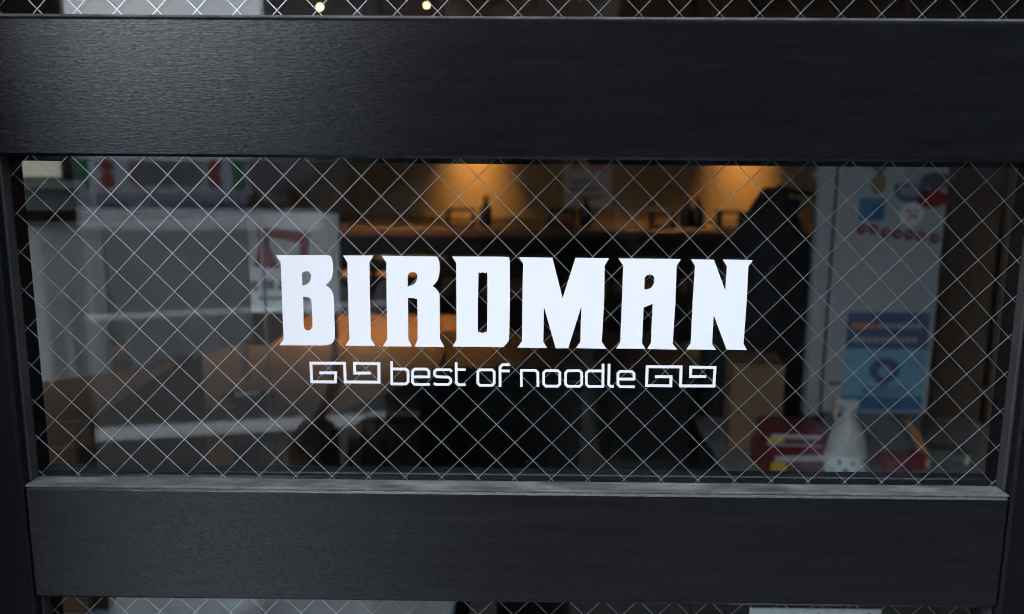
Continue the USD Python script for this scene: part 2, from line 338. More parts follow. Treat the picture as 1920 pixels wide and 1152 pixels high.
# ---------------------------------------------------------------- the door
Z0, ZJ, X0, XJ = 1.2724, .030513, -.0786, .029931       # the wire lattice
XL, XR = -.3955, .3885                                   # clear width between the stiles
GT = .0062
door = thing('glazed_door', 'black stained timber door with three rails in view and wired glass panes', 'door')
FR, BK = -.022, .024
def stile(x0, x1): return box((x0, FR, .03), (x1, BK, 2.04), .0022)
part(door, 'stile', stile(-.466, XL), UPBLACK); part(door, 'stile', stile(XR, .425), UPBLACK)
RAILS = [(.03, .25), (.614, .7135), (.9762, 1.0715), (1.3325, 1.4325), (1.694, 2.04)]
for a, b in RAILS:
    part(door, 'rail', box((XL + .0004, FR + .0012, a), (XR - .0004, BK - .001, b), .0022), WORN if b < 1.2 else BLACK)
MULT = np.array([1 / XJ, 1 / ZJ])
for (a, b), (c, d) in zip(RAILS[:-1], RAILS[1:]):
    zl, zh = b, c
    pn = part(door, 'glass_pane', box((XL - .004, 0, zl - .004), (XR + .004, GT, zh + .004)), GLASS)
    # beads that hold the glass on the street side and the room side
    part(door, 'bead', box((XL + .0006, -.0195, zl - .0005), (XR - .0006, -.0002, zl + .0016), .0006), DUST)
    part(door, 'bead', box((XL + .0006, GT + .0005, zl - .0005), (XR - .0006, .021, zl + .0045), .0008), BLACK)
    part(door, 'bead', box((XL + .0006, GT + .0005, zh - .0045), (XR - .0006, .021, zh + .0005), .0008), BLACK)
    for x0_, x1_ in ((XL - .0005, XL + .0026), (XR - .0026, XR + .0005)):
        part(door, 'bead', box((x0_, -.0125, zl + .0018), (x1_, -.0002, zh - .0004), .0009), GRIME)
    specks = [trimesh.creation.icosphere(1, rng.uniform(.00012, .0003)).apply_scale((1, .3, 1)).apply_translation((rng.uniform(XL + .01, XR - .01), -.00012, zl + (zh - zl) * rng.beta(1, 1.8))) for _ in range(110)]
    tag(part(pn, 'dust_specks', cat(specks), SPECK), kind='stuff')
    for sgn in (1, -1):                                  # wires of each direction
        f = lambda x, z: (x - X0) / XJ + sgn * (z - Z0) / ZJ
        vals = [f(x, z) for x in (XL, XR) for z in (zl, zh)]
        for k in range(math.ceil(min(vals)), math.floor(max(vals)) + 1):
            # line: (x-X0)/XJ + sgn*(z-Z0)/ZJ = k
            xa = X0 + XJ * (k - sgn * (zl - Z0) / ZJ); xb = X0 + XJ * (k - sgn * (zh - Z0) / ZJ)
            p, q = np.array([xa, zl]), np.array([xb, zh])
            ts = sorted(((XL - xa) / (xb - xa), (XR - xa) / (xb - xa)))
            t0, t1 = max(0, ts[0]), min(1, ts[1])
            if t1 - t0 < .02: continue
            p0, p1 = p + (q - p) * t0, p + (q - p) * t1
            e = (p1 - p0) / np.linalg.norm(p1 - p0) * .0008
            p0, p1 = p0 + e, p1 - e
            y = GT / 2 + sgn * .0003
            wob = rng.normal(0, .00012, 2)
            mid = (p0 + p1) / 2 + wob
            part(pn, 'wire', cat([cyl((p0[0], y, p0[1]), (mid[0], y, mid[1]), WIRE_R, 6), cyl((mid[0], y, mid[1]), (p1[0], y, p1[1]), WIRE_R, 6)]), WIRE, smooth=50)

door2 = copy(door, (.885, .0525, 0), 0, 'second black timber door with wired glass, slid behind the right edge of the front one')
jamb = thing('door_jamb', 'black timber post at the far right of the second door', 'door frame')
part(jamb, 'post', box((1.3125, -.03, .026), (1.4185, .09, 2.045), .003), UPBLACK)
jamb2 = thing('door_jamb', 'black timber post left of the front glazed door', 'door frame')
part(jamb2, 'post', box((-.618, -.03, .026), (-.4685, .09, 2.045), .003), UPBLACK)

# ---------------------------------------------------------------- vinyl lettering on the pane
def smooth_ring(pts):
    """corner points stay sharp; runs of points marked 1 become a curve"""
    out, n = [], len(pts)
    P = [np.array(p[:2]) * 1e-4 for p in pts]
    for i in range(n):
        j = (i + 1) % n
        out.append(P[i])
        if pts[i][2] or pts[j][2]:
            p0 = P[i - 1] if pts[i][2] else P[i] - (P[j] - P[i]) * .5
            p3 = P[(j + 1) % n] if pts[j][2] else P[j] + (P[j] - P[i]) * .5
            for t in (.25, .5, .75):
                out.append(.5 * (2 * P[i] + (P[j] - p0) * t + (2 * p0 - 5 * P[i] + 4 * P[j] - p3) * t * t + (3 * P[i] - 3 * P[j] + p3 - p0) * t ** 3))
    return out
BIG = {'B':[[(-1911,12570,0),(-1508,12573,0),(-1486,12565,1),(-1472,12542,1),(-1466,12495,1),(-1469,12437,1),(-1488,12377,1),(-1528,12336,0),(-1495,12310,1),(-1475,12273,1),(-1468,12220,1),(-1468,12059,0),(-1467,11952,1),(-1476,11892,1),(-1509,11861,1),(-1567,11851,0),(-1910,11850,0),(-1876,11899,0),(-1876,12099,0),(-1874,12512,0)],[(-1711,12424,1),(-1697,12439,1),(-1673,12446,1),(-1651,12437,1),(-1640,12411,1),(-1649,12372,1),(-1672,12345,1),(-1711,12329,0)],[(-1709,12242,0),(-1683,12241,1),(-1658,12231,1),(-1645,12202,1),(-1643,12122,0),(-1643,12015,1),(-1651,11988,1),(-1675,11971,1),(-1701,11980,1),(-1712,12009,1),(-1711,12100,0)]],'I':[[(-1385,12571,0),(-1149,12573,0),(-1181,12518,0),(-1183,12201,0),(-1183,11906,0),(-1149,11850,0),(-1387,11850,0),(-1354,11904,0),(-1355,12199,0),(-1353,12516,0)]],'R':[[(-1085,12571,0),(-661,12569,0),(-643,12548,1),(-633,12501,1),(-635,12444,1),(-652,12380,1),(-691,12335,0),(-658,12309,1),(-638,12272,1),(-635,12216,1),(-635,11911,0),(-601,11846,0),(-835,11847,0),(-813,11904,0),(-811,12204,1),(-821,12231,1),(-847,12239,1),(-884,12239,0),(-887,11908,0),(-858,11849,0),(-1089,11849,0),(-1053,11907,0),(-1052,12202,0),(-1049,12519,0)],[(-883,12417,0),(-870,12437,1),(-844,12445,1),(-818,12437,1),(-808,12414,1),(-815,12379,1),(-838,12349,1),(-885,12329,0)]],'D':[[(-536,12570,0),(-127,12570,1),(-100,12558,1),(-87,12527,1),(-83,12210,0),(-89,11932,1),(-101,11890,1),(-134,11850,0),(-535,11850,0),(-505,11906,0),(-504,12207,0),(-505,12521,0)],[(-331,12418,1),(-319,12440,1),(-298,12447,1),(-274,12439,1),(-261,12415,1),(-263,12006,1),(-272,11975,1),(-297,11964,1),(-324,11973,1),(-335,11999,1)]],'M':[[(-16,12569,0),(244,12566,0),(329,12248,0),(424,12567,0),(684,12566,0),(651,12507,0),(654,12217,0),(644,11901,0),(682,11844,0),(442,11848,0),(475,11899,0),(477,12183,0),(380,11846,0),(281,11845,0),(184,12175,0),(182,11896,0),(213,11846,0),(-23,11846,0),(14,11900,0),(14,12211,0),(17,12520,0)]],'A':[[(758,12565,0),(1242,12564,0),(1210,12511,0),(1212,12221,0),(1204,11889,0),(1242,11843,0),(1005,11846,0),(1032,11893,0),(1035,12209,0),(965,12179,0),(962,11893,0),(990,11847,0),(758,11847,0),(790,11896,0),(794,12218,0),(796,12508,0)],[(965,12413,0),(980,12432,1),(1006,12440,1),(1030,12431,1),(1041,12403,1),(1036,12365,1),(1017,12336,1),(986,12324,1),(965,12324,0)]],'N':[[(1319,12564,0),(1497,12560,0),(1597,12320,0),(1600,12509,0),(1566,12563,0),(1799,12560,0),(1766,12510,0),(1768,12226,0),(1762,11894,0),(1792,11844,0),(1632,11845,0),(1516,12123,0),(1514,11892,0),(1548,11844,0),(1314,11845,0),(1346,11893,0),(1347,12223,0),(1353,12510,0)]]}
SMALL = [('scroll',[[[-1602,11626],[-1471,11628],[-1476,11552],[-1665,11552],[-1666,11705],[-1398,11706],[-1396,11553],[-1126,11553],[-1124,11706],[-1318,11707],[-1318,11626],[-1191,11628]]]),('b',[[[-1022,11728],[-1024,11540],[-911,11541],[-893,11560],[-892,11645],[-909,11663],[-1023,11664]]]),('e',[[[-718,11539],[-840,11537],[-858,11556],[-856,11647],[-838,11664],[-745,11665],[-726,11647],[-726,11601],[-856,11600]]]),('s',[[[-543,11645],[-558,11662],[-666,11661],[-682,11645],[-682,11620],[-666,11603],[-570,11600],[-553,11583],[-553,11557],[-571,11540],[-671,11539],[-687,11550]]]),('t',[[[-508,11723],[-508,11557],[-489,11538],[-433,11539]],[[-508,11664],[-433,11663]]]),('o',[[[-319,11663],[-223,11664],[-205,11646],[-205,11555],[-223,11536],[-319,11535],[-336,11553],[-336,11645],[-319,11663]]]),('f',[[[-158,11524],[-159,11686],[-139,11707],[-82,11707]],[[-158,11656],[-81,11655]]]),('n',[[[12,11525],[10,11662],[124,11662],[142,11643],[144,11527]]]),('o',[[[206,11661],[299,11662],[317,11644],[318,11552],[301,11534],[208,11533],[190,11551],[188,11642],[206,11661]]]),('o',[[[380,11662],[473,11663],[491,11644],[493,11553],[475,11534],[382,11534],[364,11552],[363,11643],[380,11662]]]),('d',[[[659,11721],[662,11535],[549,11534],[530,11552],[528,11644],[546,11662],[661,11663]]]),('l',[[[707,11721],[708,11552],[724,11536],[750,11536]]]),('e',[[[917,11535],[800,11535],[782,11553],[779,11643],[797,11661],[888,11661],[907,11643],[908,11598],[782,11597]]]),('scroll',[[[1074,11620],[1202,11621],[1202,11546],[1009,11546],[1010,11701],[1278,11702],[1280,11546],[1545,11547],[1547,11699],[1355,11700],[1356,11623],[1480,11624]]])]

sign = thing('window_lettering', 'white vinyl shop name and small slogan between square scrolls on the wired glass', 'sign')
for ch, rings in BIG.items():
    g = Polygon(smooth_ring(rings[0]), [smooth_ring(h) for h in rings[1:]]).buffer(0)
    part(sign, 'letter', flat(g, .0003, (0, -.0002, 0)), VINYL)
for kind, strokes in SMALL:
    w = .00225 if kind == 'scroll' else .0021
    g = union_all([LineString(np.array(s) * 1e-4).buffer(w / 2, cap_style='flat', join_style='mitre' if kind == 'scroll' else 'round') if s[0] != s[-1]
                   else LinearRing(np.array(s) * 1e-4).buffer(w / 2) for s in strokes])
    part(sign, 'scroll_motif' if kind == 'scroll' else 'slogan_letter', flat(g, .0003, (0, -.0002, 0)), VINYL)
# ---------------------------------------------------------------- inside the restaurant
# white cloth curtain of two flaps, hung from a rail on two posts, at the left behind the glass
def cloth(poly, ztop, zbot, amp, seed, flare=0.0, cut=0.0, hem=0.0, n=40, m=26):
    """a hanging sheet over the plan line poly, with soft folds and thickness"""
    ln = LineString(poly); u = np.linspace(0, 1, n); rows = []
    pts = np.array([ln.interpolate(a, normalized=True).coords[0] for a in u])
    d = np.gradient(pts, axis=0); d /= np.linalg.norm(d, axis=1)[:, None]; nr = np.c_[-d[:, 1], d[:, 0]]
    for k in range(m):
        v = k / (m - 1); z = ztop + (zbot - ztop) * v
        if cut: pts = np.array([ln.interpolate(cut * v ** 1.3 + (1 - cut * v ** 1.3) * a, normalized=True).coords[0] for a in u])
        w = amp * (.2 + v) * (meshkit.fbm(np.c_[u * 5 + seed * 9, np.full(n, v * .6), np.zeros(n)], 3, seed) - .5) * 2
        q = pts + nr * w[:, None]; q = q + d * (flare * v * (u[:, None] - .5))
        rows.append(np.c_[q, np.full(n, z) + hem * u * v])
    A = np.array(rows); B = A.copy(); B[..., :2] += nr * .0012
    v = np.vstack([A.reshape(-1, 3), B.reshape(-1, 3)]); N = n * m; f = []
    for k in range(m - 1):
        for i in range(n - 1):
            a, b, c, e = k * n + i, k * n + i + 1, (k + 1) * n + i + 1, (k + 1) * n + i
            f += [(a, b, c, e), (N + e, N + c, N + b, N + a)]
    for i in range(n - 1):
        f += [(N + i, N + i + 1, i + 1, i), ((m - 1) * n + i, (m - 1) * n + i + 1, N + (m - 1) * n + i + 1, N + (m - 1) * n + i)]
    for k in range(m - 1):
        f += [(k * n, (k + 1) * n, N + (k + 1) * n, N + k * n), (N + k * n + n - 1, N + (k + 1) * n + n - 1, (k + 1) * n + n - 1, k * n + n - 1)]
    return v, np.array(f)
cur = thing('split_curtain', 'white cloth curtain slit into two flaps, hanging behind the left of the pane', 'curtain')
part(cur, 'flap', cloth([(-.80, .60), (-.72, .648), (-.652, .70)], 1.212, .95, .006, 3), CLOTH, smooth=True)
part(cur, 'flap', cloth([(-.652, .702), (-.585, .80), (-.488, .905)], 1.208, .95, .008, 5, .0, .16, .033), CLOTH, smooth=True)
part(cur, 'rod', tube([(-.82, .58, 1.218), (-.65, .69, 1.214), (-.47, .925, 1.21)], .0028), STEEL)
part(cur, 'post', cyl((-.82, .58, .021), (-.82, .58, 1.215), .008), BLACKMETAL)
part(cur, 'post', cyl((-.468, .928, .021), (-.468, .928, 1.21), .003), STEEL)

# standing menu panel with a red emblem and grey lettering
mp = thing('menu_board', 'white standing menu board with a red emblem and faint grey lettering', 'menu board', (-.505, 1.22, .969))
part(mp, 'board', box((-.142, 0, 0), (.118, .012, .215), .002), PAPER)
part(mp, 'lower_sheet', box((-.102, -.004, .002), (.115, -.001, .098), .0005), PAPER2)
em = Polygon([(-.055, .19), (.052, .175), (.044, .098), (.018, .098), (.03, .112), (.036, .152), (-.034, .166), (-.036, .145), (-.012, .098), (-.066, .102), (-.052, .15)])
part(mp, 'emblem', flat(em, .0008, (0, -.0045, 0)), REDINK)
part(mp, 'lettering', text('B', .028, (-.136, -.0045, .048), .0008, True), GREYINK)
for k, (x, z, w, h) in enumerate([(-.09, .05, .03, .02), (-.052, .052, .028, .02), (-.016, .05, .03, .02), (.03, .05, .05, .008), (-.06, .03, .1, .006), (.04, .03, .06, .006)]):
    part(mp, 'print_line', box((x, -.0052, z), (x + w, -.0045, z + h)), GREYINK)
for sx in (-1, 1):
    part(mp, 'leg', box((sx * .1 - .008, .001, -.945), (sx * .1 + .008, .011, -.001), .001), DEEP)

# timber cabinet and worktop at lower left
cb = thing('timber_cabinet', 'warm brown timber cabinet at the lower left behind the glass', 'cabinet', (-.72, .55, .021))
part(cb, 'body', box((-.30, -.1, 0), (.153, .32, .952), .004), UPOAK)
part(cb, 'door_panel', box((-.28, -.112, .04), (.135, -.102, .92), .003), UPOAK)
part(cb, 'handle', tube([(.10, -.112, .55), (.10, -.13, .55), (.10, -.13, .67), (.10, -.112, .67)], .004), STEEL)
wt = thing('worktop', 'long dark timber worktop running back from the brown cabinet', 'table', (-.42, 1.2, 0))
part(wt, 'top', trimesh.creation.extrude_polygon(Polygon([(-.14, -.30), (.02, -.30), (.23, .1), (.23, .34), (-.6, .34), (-.6, -.1), (-.145, -.1)]), .03, engine='earcut').apply_translation((0, 0, .79)), WORKTOP)
part(wt, 'splashback', box((-.62, .342, .78), (-.30, .36, 1.12), .003), BLACKMETAL)
for x, y in ((-.1, -.26), (.2, .3), (-.55, .3), (-.55, -.05)):
    part(wt, 'leg', box((x - .018, y - .018, .021), (x + .018, y + .018, .789), .002), BLACKMETAL)
ds = thing('oval_dish', 'small dark oval dish on the worktop below the white curtain', 'dish', (-.545, 1.05, .8205))
dm = lathe([(0, 0), (.03, 0), (.05, .008), (.052, .012), (.048, .012), (.029, .004), (0, .004)], 28); dm.apply_scale((1, .8, 1))
part(ds, 'bowl', dm, BLACKMETAL, smooth=40)
cl = thing('metal_clip', 'small cream and steel clip lying in the dark oval dish', 'clip', (-.545, 1.045, .834), 20)
part(cl, 'bar', box((-.024, -.007, 0), (.024, .007, .007), .002), CREAM)
part(cl, 'spring', tube([(-.01, -.006, .001), (.0, -.014, .004), (.014, -.012, .001)], .0025), STEEL)

# bowl and low shelf below the lower rail
sh = thing('low_shelf', 'pale low shelf behind the lower pane', 'shelf', (-.45, .36, .021))
part(sh, 'top', box((-.2, -.1, .66), (.36, .17, .68), .003), CABINET2)
for x in (-.19, .33): part(sh, 'side', box((x, -.09, 0), (x + .016, .16, .658), .002), TABLEGREY)
bw = thing('round_bowl', 'round white rimmed bowl on the low shelf at bottom left', 'bowl', (-.415, .37, .7015))
part(bw, 'bowl', lathe([(0, 0), (.05, 0), (.075, .02), (.092, .066), (.094, .07), (.088, .07), (.07, .024), (.048, .006), (0, .006)], 48), CERAMIC, smooth=40)
mn = thing('menu_sheet', 'white sheet with dark brush marks leaning behind the lower pane at right', 'notice', (.29, .115, .7145))
part(mn, 'sheet', box((-.064, 0, 0), (.064, .003, .184), .0005), PAPER2)
for k in range(7):
    x, z = -.04 + .017 * k + rng.uniform(-.004, .004), .155 + rng.uniform(-.004, .02)
    g = LineString([(x, z), (x + .006, z + .006), (x + .004, z - .008), (x + .012, z - .012)]).buffer(.0016)
    part(mn, 'brush_mark', flat(g, .0006, (0, -.0006, 0)), GREYINK)
part(mn, 'stand', box((-.05, .004, 0), (.05, .05, .006), .001), BLACKMETAL)
sd = thing('window_shelf', 'dark timber shelf along the foot of the lower pane inside', 'shelf', (.1, .11, .021))
part(sd, 'top', box((-.44, -.07, .672), (.5, .12, .6925), .002), DEEP); part(sd, 'side', box((-.42, -.06, 0), (-.40, .11, .67), .002), DEEP); part(sd, 'side', box((.46, -.06, 0), (.48, .11, .67), .002), DEEP)

# shelf with cream carton at upper left
us = thing('hanging_shelf', 'dark timber shelf hung from the ceiling at the far left above the curtain', 'shelf', (-.80, .95, 0))
part(us, 'back', box((-.2, .1, 1.20), (.06, .115, 1.45), .002), BLACKMETAL); part(us, 'side', box((.061, -.1, 1.2), (.076, .115, 1.45), .002), BLACKMETAL)
for z in (1.253, 1.43): part(us, 'board', box((-.2, -.1, z), (.059, .099, z + .018), .002), BLACKMETAL)
for x in (-.19, .04): part(us, 'hanger', cyl((x, .05, 1.4485), (x, .05, 2.70), .005, 8), BLACKMETAL)

ct = thing('carton', 'cream carton standing on the far left shelf', 'box', (-.862, .94, 1.2715), 4)
part(ct, 'body', box((-.055, -.04, 0), (.05, .06, .07), .002), CREAM); part(ct, 'lid', box((-.057, -.042, .0705), (.052, .062, .078), .001), CREAM)

# back counter with condiment racks and stools
ctr = thing('bar_counter', 'long dark bar counter with an orange brown timber edge before the tan wall', 'counter', (.35, 3.45, .021))
part(ctr, 'top', box((-1.25, -.17, .885), (1.9, .4, .925), .006), DEEP)
part(ctr, 'front', box((-1.2, -.1, 0), (1.85, -.06, .883), .003), BLACKMETAL)
part(ctr, 'foot_rail', cyl((-1.15, -.16, .2), (1.8, -.16, .2), .018), STEEL)
for k, (x, y) in enumerate([(-.27, 3.36), (.18, 3.37), (.63, 3.36), (.93, 3.35)]):
    w = .05 if k else .056
    r = thing('condiment_rack', ['open black condiment rack in the brightest lamp glow on the counter', 'open black condiment rack left of the counter centre', 'open black condiment rack right of the counter centre', 'open black condiment rack under the right hand lamp glow'][k], 'rack', (x, y, .9465), 0, 'condiment racks along the bar counter')
    for sx in (-1, 1): part(r, 'side', box((sx * w - .006, -.05, 0), (sx * w + .006, .05, .082), .002), BLACKMETAL)
    part(r, 'shelf', box((-w + .0062, -.05, .0), (w - .0062, .05, .012), .002), BLACKMETAL); part(r, 'handle', box((-w + .0062, -.04, .07), (w - .0062, .04, .082), .002), BLACKMETAL)
    b = thing('sauce_bottle', ['dark sauce bottle beside the brightest condiment rack', 'dark sauce bottle beside the rack left of centre', 'dark sauce bottle beside the rack right of centre', 'dark sauce bottle beside the rightmost rack'][k], 'bottle', (x + .11 - .25 * (k == 3), y + .02, .9465), 0, 'sauce bottles on the bar counter')
    part(b, 'bottle', lathe([(0, 0), (.026, 0), (.028, .01), (.028, .075), (.012, .1), (.011, .118), (0, .118)], 20), plain('soy_glass_%d' % k, (.02, .012, .01), .2), smooth=40)
    part(b, 'cap', cyl((0, 0, .1185), (0, 0, .135), .013, 16), MAROON)
st0 = None
for k, x in enumerate((-.45, .02, .49, .80)):
    lab = ['black bar stool at the left end of the counter', 'black bar stool in front of the counter, second from the left', 'black bar stool in front of the counter, third from the left', 'black bar stool nearest the hanging coat'][k]
    if st0 is None:
        st0 = s = thing('bar_stool', lab, 'stool', (x, 3.0, .021), 0, 'bar stools along the counter')
        part(s, 'seat', box((-.17, -.17, .66), (.17, .17, .72), .02), BLACKMETAL)
        part(s, 'backrest', box((-.16, -.185, .8), (.16, -.165, .86), .006), BLACKMETAL)
        for sx in (-1, 1):
            for sy in (-1, 1): part(s, 'leg', tube([(sx * .19, sy * .19, .0), (sx * .14, sy * .14, .66)], .014), BLACKMETAL)
            part(s, 'back_post', tube([(sx * .13, -.15, .72), (sx * .13, -.176, .82)], .011), BLACKMETAL)
        part(s, 'footrest', tube([(.175, .175, .22), (.175, -.175, .22), (-.175, -.175, .22), (-.175, .175, .22), (.175, .175, .22)], .01), STEEL)
    else:
        copy(st0, (x, 3.0, .021), 0, lab)

wp = thing('wall_notice', 'pale notice hung on the tan wall between the two lamp glows', 'poster', (.36, 4.1965, .97))
part(wp, 'sheet', box((-.13, -.003, 0), (.12, 0, .3), .0005), PAPER); part(wp, 'print', box((-.1, -.0042, .2), (.09, -.0032, .26)), PINK)
for k in range(3): part(wp, 'print_line', box((-.1, -.0042, .05 + .04 * k), (.08 - .03 * k, -.0032, .065 + .04 * k)), GREYINK)
# lit low table with two stools, left of centre
lt = thing('dining_table', 'square orange brown timber dining table under a lamp, behind the lettering', 'table', (-.46, 2.1, .021))
part(lt, 'top', box((-.30, -.34, .665), (.27, .36, .70), .006), OAK)
for sx in (-.27, .24):
    for sy in (-.3, .32): part(lt, 'leg', box((sx - .02, sy - .02, 0), (sx + .02, sy + .02, .663), .002), BLACKMETAL)
lt2 = thing('dining_table', 'narrow timber dining table further back, seen above the lettering', 'table', (-.45, 2.95, .021))
part(lt2, 'top', box((-.45, -.1, .74), (.1, .12, .77), .005), OAK)
for sx in (-.42, .07):
    for sy in (-.07, .09): part(lt2, 'leg', box((sx - .016, sy - .016, 0), (sx + .016, sy + .016, .738), .002), BLACKMETAL)
ch = thing('chair', 'black upholstered chair pushed up to the lamp-lit table', 'chair', (-.52, 2.62, .021))
part(ch, 'seat', box((-.2, -.2, .42), (.2, .2, .48), .02), COAT)
part(ch, 'backrest', box((-.2, .19, .5), (.2, .23, .78), .015), COAT)
for sx in (-1, 1):
    for sy in (-1, 1): part(ch, 'leg', cyl((sx * .17, sy * .17, 0), (sx * .17, sy * .17, .419), .014), BLACKMETAL)

# steel stock pot and bin, right of centre
sp = thing('stock_pot', 'tall brushed steel stock pot standing on a dark crate', 'pot', (.56, 1.85, .4215))
part(sp, 'body', lathe([(0, 0), (.11, 0), (.115, .01), (.115, .3), (.122, .305), (.11, .31), (.105, .3), (.105, .012), (0, .012)], 36), STEEL, smooth=40)
part(sp, 'lid', lathe([(0, .0), (.122, 0), (.12, .012), (.03, .022), (0, .024)], 36, (0, 0, .311)), STEEL, smooth=40)
part(sp, 'knob', cyl((0, 0, .335), (0, 0, .355), .015), BLACKMETAL)
cr = thing('crate', 'dark crate under the steel stock pot', 'crate', (.56, 1.85, .021))
part(cr, 'body', box((-.18, -.16, 0), (.18, .16, .4), .006), BLACKMETAL)
for z in (.08, .2, .32): part(cr, 'rib', box((-.182, -.168, z), (.182, -.161, z + .03), .002), CHARCOAL)

bc = thing('service_bench', 'low black service bench in the dark middle of the room', 'bench', (.12, 1.62, .021))
part(bc, 'body', box((-.34, -.2, 0), (.30, .2, .755), .004), BLACKMETAL); part(bc, 'top', box((-.35, -.21, .757), (.31, .21, .78), .004), BLACKMETAL)
for k in range(3): part(bc, 'drawer', box((-.33 + .212 * k, -.212, .45), (-.13 + .212 * k, -.202, .73), .003), BLACKMETAL)

# black coat hanging on a stand
cs = thing('coat_stand', 'thin dark coat stand with a steel ball tip right of the coat', 'coat stand', (.735, 1.56, .021))
part(cs, 'pole', cyl((0, 0, .02), (0, 0, 1.225), .012), BLACKMETAL)
part(cs, 'base', cyl((0, 0, 0), (0, 0, .019), .15, 28), BLACKMETAL)
part(cs, 'ball', trimesh.creation.icosphere(3, .015).apply_translation((-.006, 0, 1.238)), STEEL, smooth=True)
part(cs, 'hook', tube([(-.006, 0, 1.19), (-.06, -.01, 1.195), (-.11, -.02, 1.21)], .007), BLACKMETAL)
def coat_mesh():
    n, prof = 40, []
    zs = np.linspace(1.262, .52, 34); rings = []
    for z in zs:
        v = (1.262 - z) / .742
        hw = .018 + .075 * min(1, (v / .24)) ** .8 + .02 * v; hd = .02 + .05 * min(1, v / .15)
        a = np.linspace(0, 2 * np.pi, n, endpoint=False)
        wob = 1 + .16 * (meshkit.fbm(np.c_[np.cos(a) * 2.2 + 5, np.sin(a) * 2.2, np.full(n, v * 2.5)], 3, 11) - .5) * 2 * min(1, v * 4)
        cx = .447 + .0 * v - .012 * min(1, v * 3)
        rings.append(np.c_[cx + np.cos(a) * hw * wob, .955 + np.sin(a) * hd * wob, np.full(n, z)])
    v = np.vstack(rings); f = []
    for k in range(len(zs) - 1):
        for i in range(n):
            j = (i + 1) % n
            f.append((k * n + i, (k + 1) * n + i, (k + 1) * n + j, k * n + j))
    m = trimesh.Trimesh(v, np.vstack([np.array(f)[:, [0, 1, 2]], np.array(f)[:, [0, 2, 3]]]), process=False)
    t0, t1 = len(v), len(v) + 1
    vv = np.vstack([v, rings[0].mean(0), rings[-1].mean(0)]); ff = list(m.faces)
    for i in range(n):
        j = (i + 1) % n; ff += [(t0, i, j), (t1, (len(zs) - 1) * n + j, (len(zs) - 1) * n + i)]
    return vv, np.array(ff)
co = thing('hanging_coat', 'black wool coat hanging from the stand right of the lettering', 'coat', (-.0, .25, -.53))
co.GetAttribute('xformOp:translate').Set(Gf.Vec3d(0, .223, -.527)); UsdGeom.Xformable(co).AddScaleOp().Set(Gf.Vec3f(1.39, 1.39, 1.39))
part(co, 'body', coat_mesh(), COAT, smooth=60)
for sx, x in ((-1, .375), (1, .5)):
    sl = cat([]) if False else tube([(x - sx * -.0, .935, 1.15), (x + sx * .012, .93, .95), (x + sx * .012, .925, .72)], .03, 14)
    part(co, 'sleeve', sl, COAT, smooth=40)
part(co, 'collar', tube([(.41, .93, 1.236), (.447, .91, 1.215), (.48, .93, 1.236)], .012, 10), COAT, smooth=40)

# side table, ticket cabinet and the small goods on the right
tb = thing('side_table', 'pale grey topped side table behind the right of the pane', 'table', (.78, 1.3, .021))
part(tb, 'top', box((-.34, -.25, .617), (.36, .2, .639), .003), TABLEGREY)
for sx in (-.32, .3):
    for sy in (-.23, .17): part(tb, 'leg', box((sx - .015, sy - .015, 0), (sx + .015, sy + .015, .616), .002), BLACKMETAL)
wc = thing('white_cabinet', 'tall narrow white cabinet covered in stickers, standing on the side table', 'cabinet', (.80, 1.31, .6605))
part(wc, 'body', box((-.105, 0, .066), (.135, .08, .85), .004), CABINET)
part(wc, 'plinth', box((-.1, .006, 0), (.13, .078, .0655), .003), CHARCOAL)
part(wc, 'side_frame', box((-.145, -.004, .06), (-.112, .03, .83), .003), CABINET2)
part(wc, 'seal', box((-.1115, .004, .05), (-.1055, .076, .84)), BLACKMETAL)
part(wc, 'foot', box((-.148, -.006, .03), (-.11, .03, .0585), .003), BLACKMETAL)
part(wc, 'label_plate', box((-.094, -.003, .135), (-.066, -.0003, .142), .0005), CHARCOAL)
E0 = -.0003
def stick(name, shape, m, d=.0006, y=E0, par=None, label=None):
    return part(par or wc, name, flat(shape, d, (0, y, 0)), m, label=label)
p = stick('fruit_sticker', affinity.scale(spot(1), .017, .024).union(Point(0, 0).buffer(0)), OCHRE, label='pineapple shaped sticker'); 
wc.GetChildren()
def moved(shape, x, z): return affinity.translate(shape, x, z)
stage.RemovePrim(p.GetPath())
pf = stick('fruit_sticker', moved(affinity.scale(spot(1, 16), .0165, .023), -.018, .591), OCHRE, label='pineapple shaped sticker')
stick('leaf', moved(union_all([Polygon([(0, 0), (dx - .004, .02), (dx + .004, .02)]) for dx in (-.018, -.008, .002, .012)]), -.018, .61), GREEN, .0006, E0 - .0007, pf)
half = spot(.036, 24).intersection(Polygon([(-.1, -.1), (.1, -.1), (.1, .006), (-.1, .006)]))
bs = stick('bowl_sticker', moved(half, .052, .585), NAVY, label='blue noodle bowl sticker')
for q in range(2):
    stick('noodle_print', moved(LineString([(-.024 + .004 * k_ + .004 * q, .004 * math.sin(k_ * 1.6 + q)) for k_ in range(11)]).buffer(.0022), .052, .58 - .011 * q), CABINET, .0005, E0 - .0007, bs)
for k in range(3):
    stick('steam_print', moved(LineString([(0, 0), (.004, .007), (-.002, .013), (.003, .02)]).buffer(.002), .037 + .014 * k, .597), PINK, .0005, E0, bs)
stick('oval_sticker', moved(affinity.scale(spot(1, 24), .035, .018), .107, .598), CHARCOAL, label='dark oval sticker')
stick('oval_sticker', moved(affinity.scale(spot(1, 24), .034, .021), .1, .559), REDINK, label='red oval sticker')
stick('stamp_sticker', moved(spot(.026, 24), .06, .524), PAPER2, .0004, label='pale round stamp sticker')
for dx, dz in ((-.009, .008), (.008, .009), (-.006, -.008), (.009, -.006), (0, 0)):
    stick('stamp_print', moved(affinity.scale(spot(1, 10), .006, .0045), .06 + dx, .524 + dz), PINK, .0004, E0 - .0005)
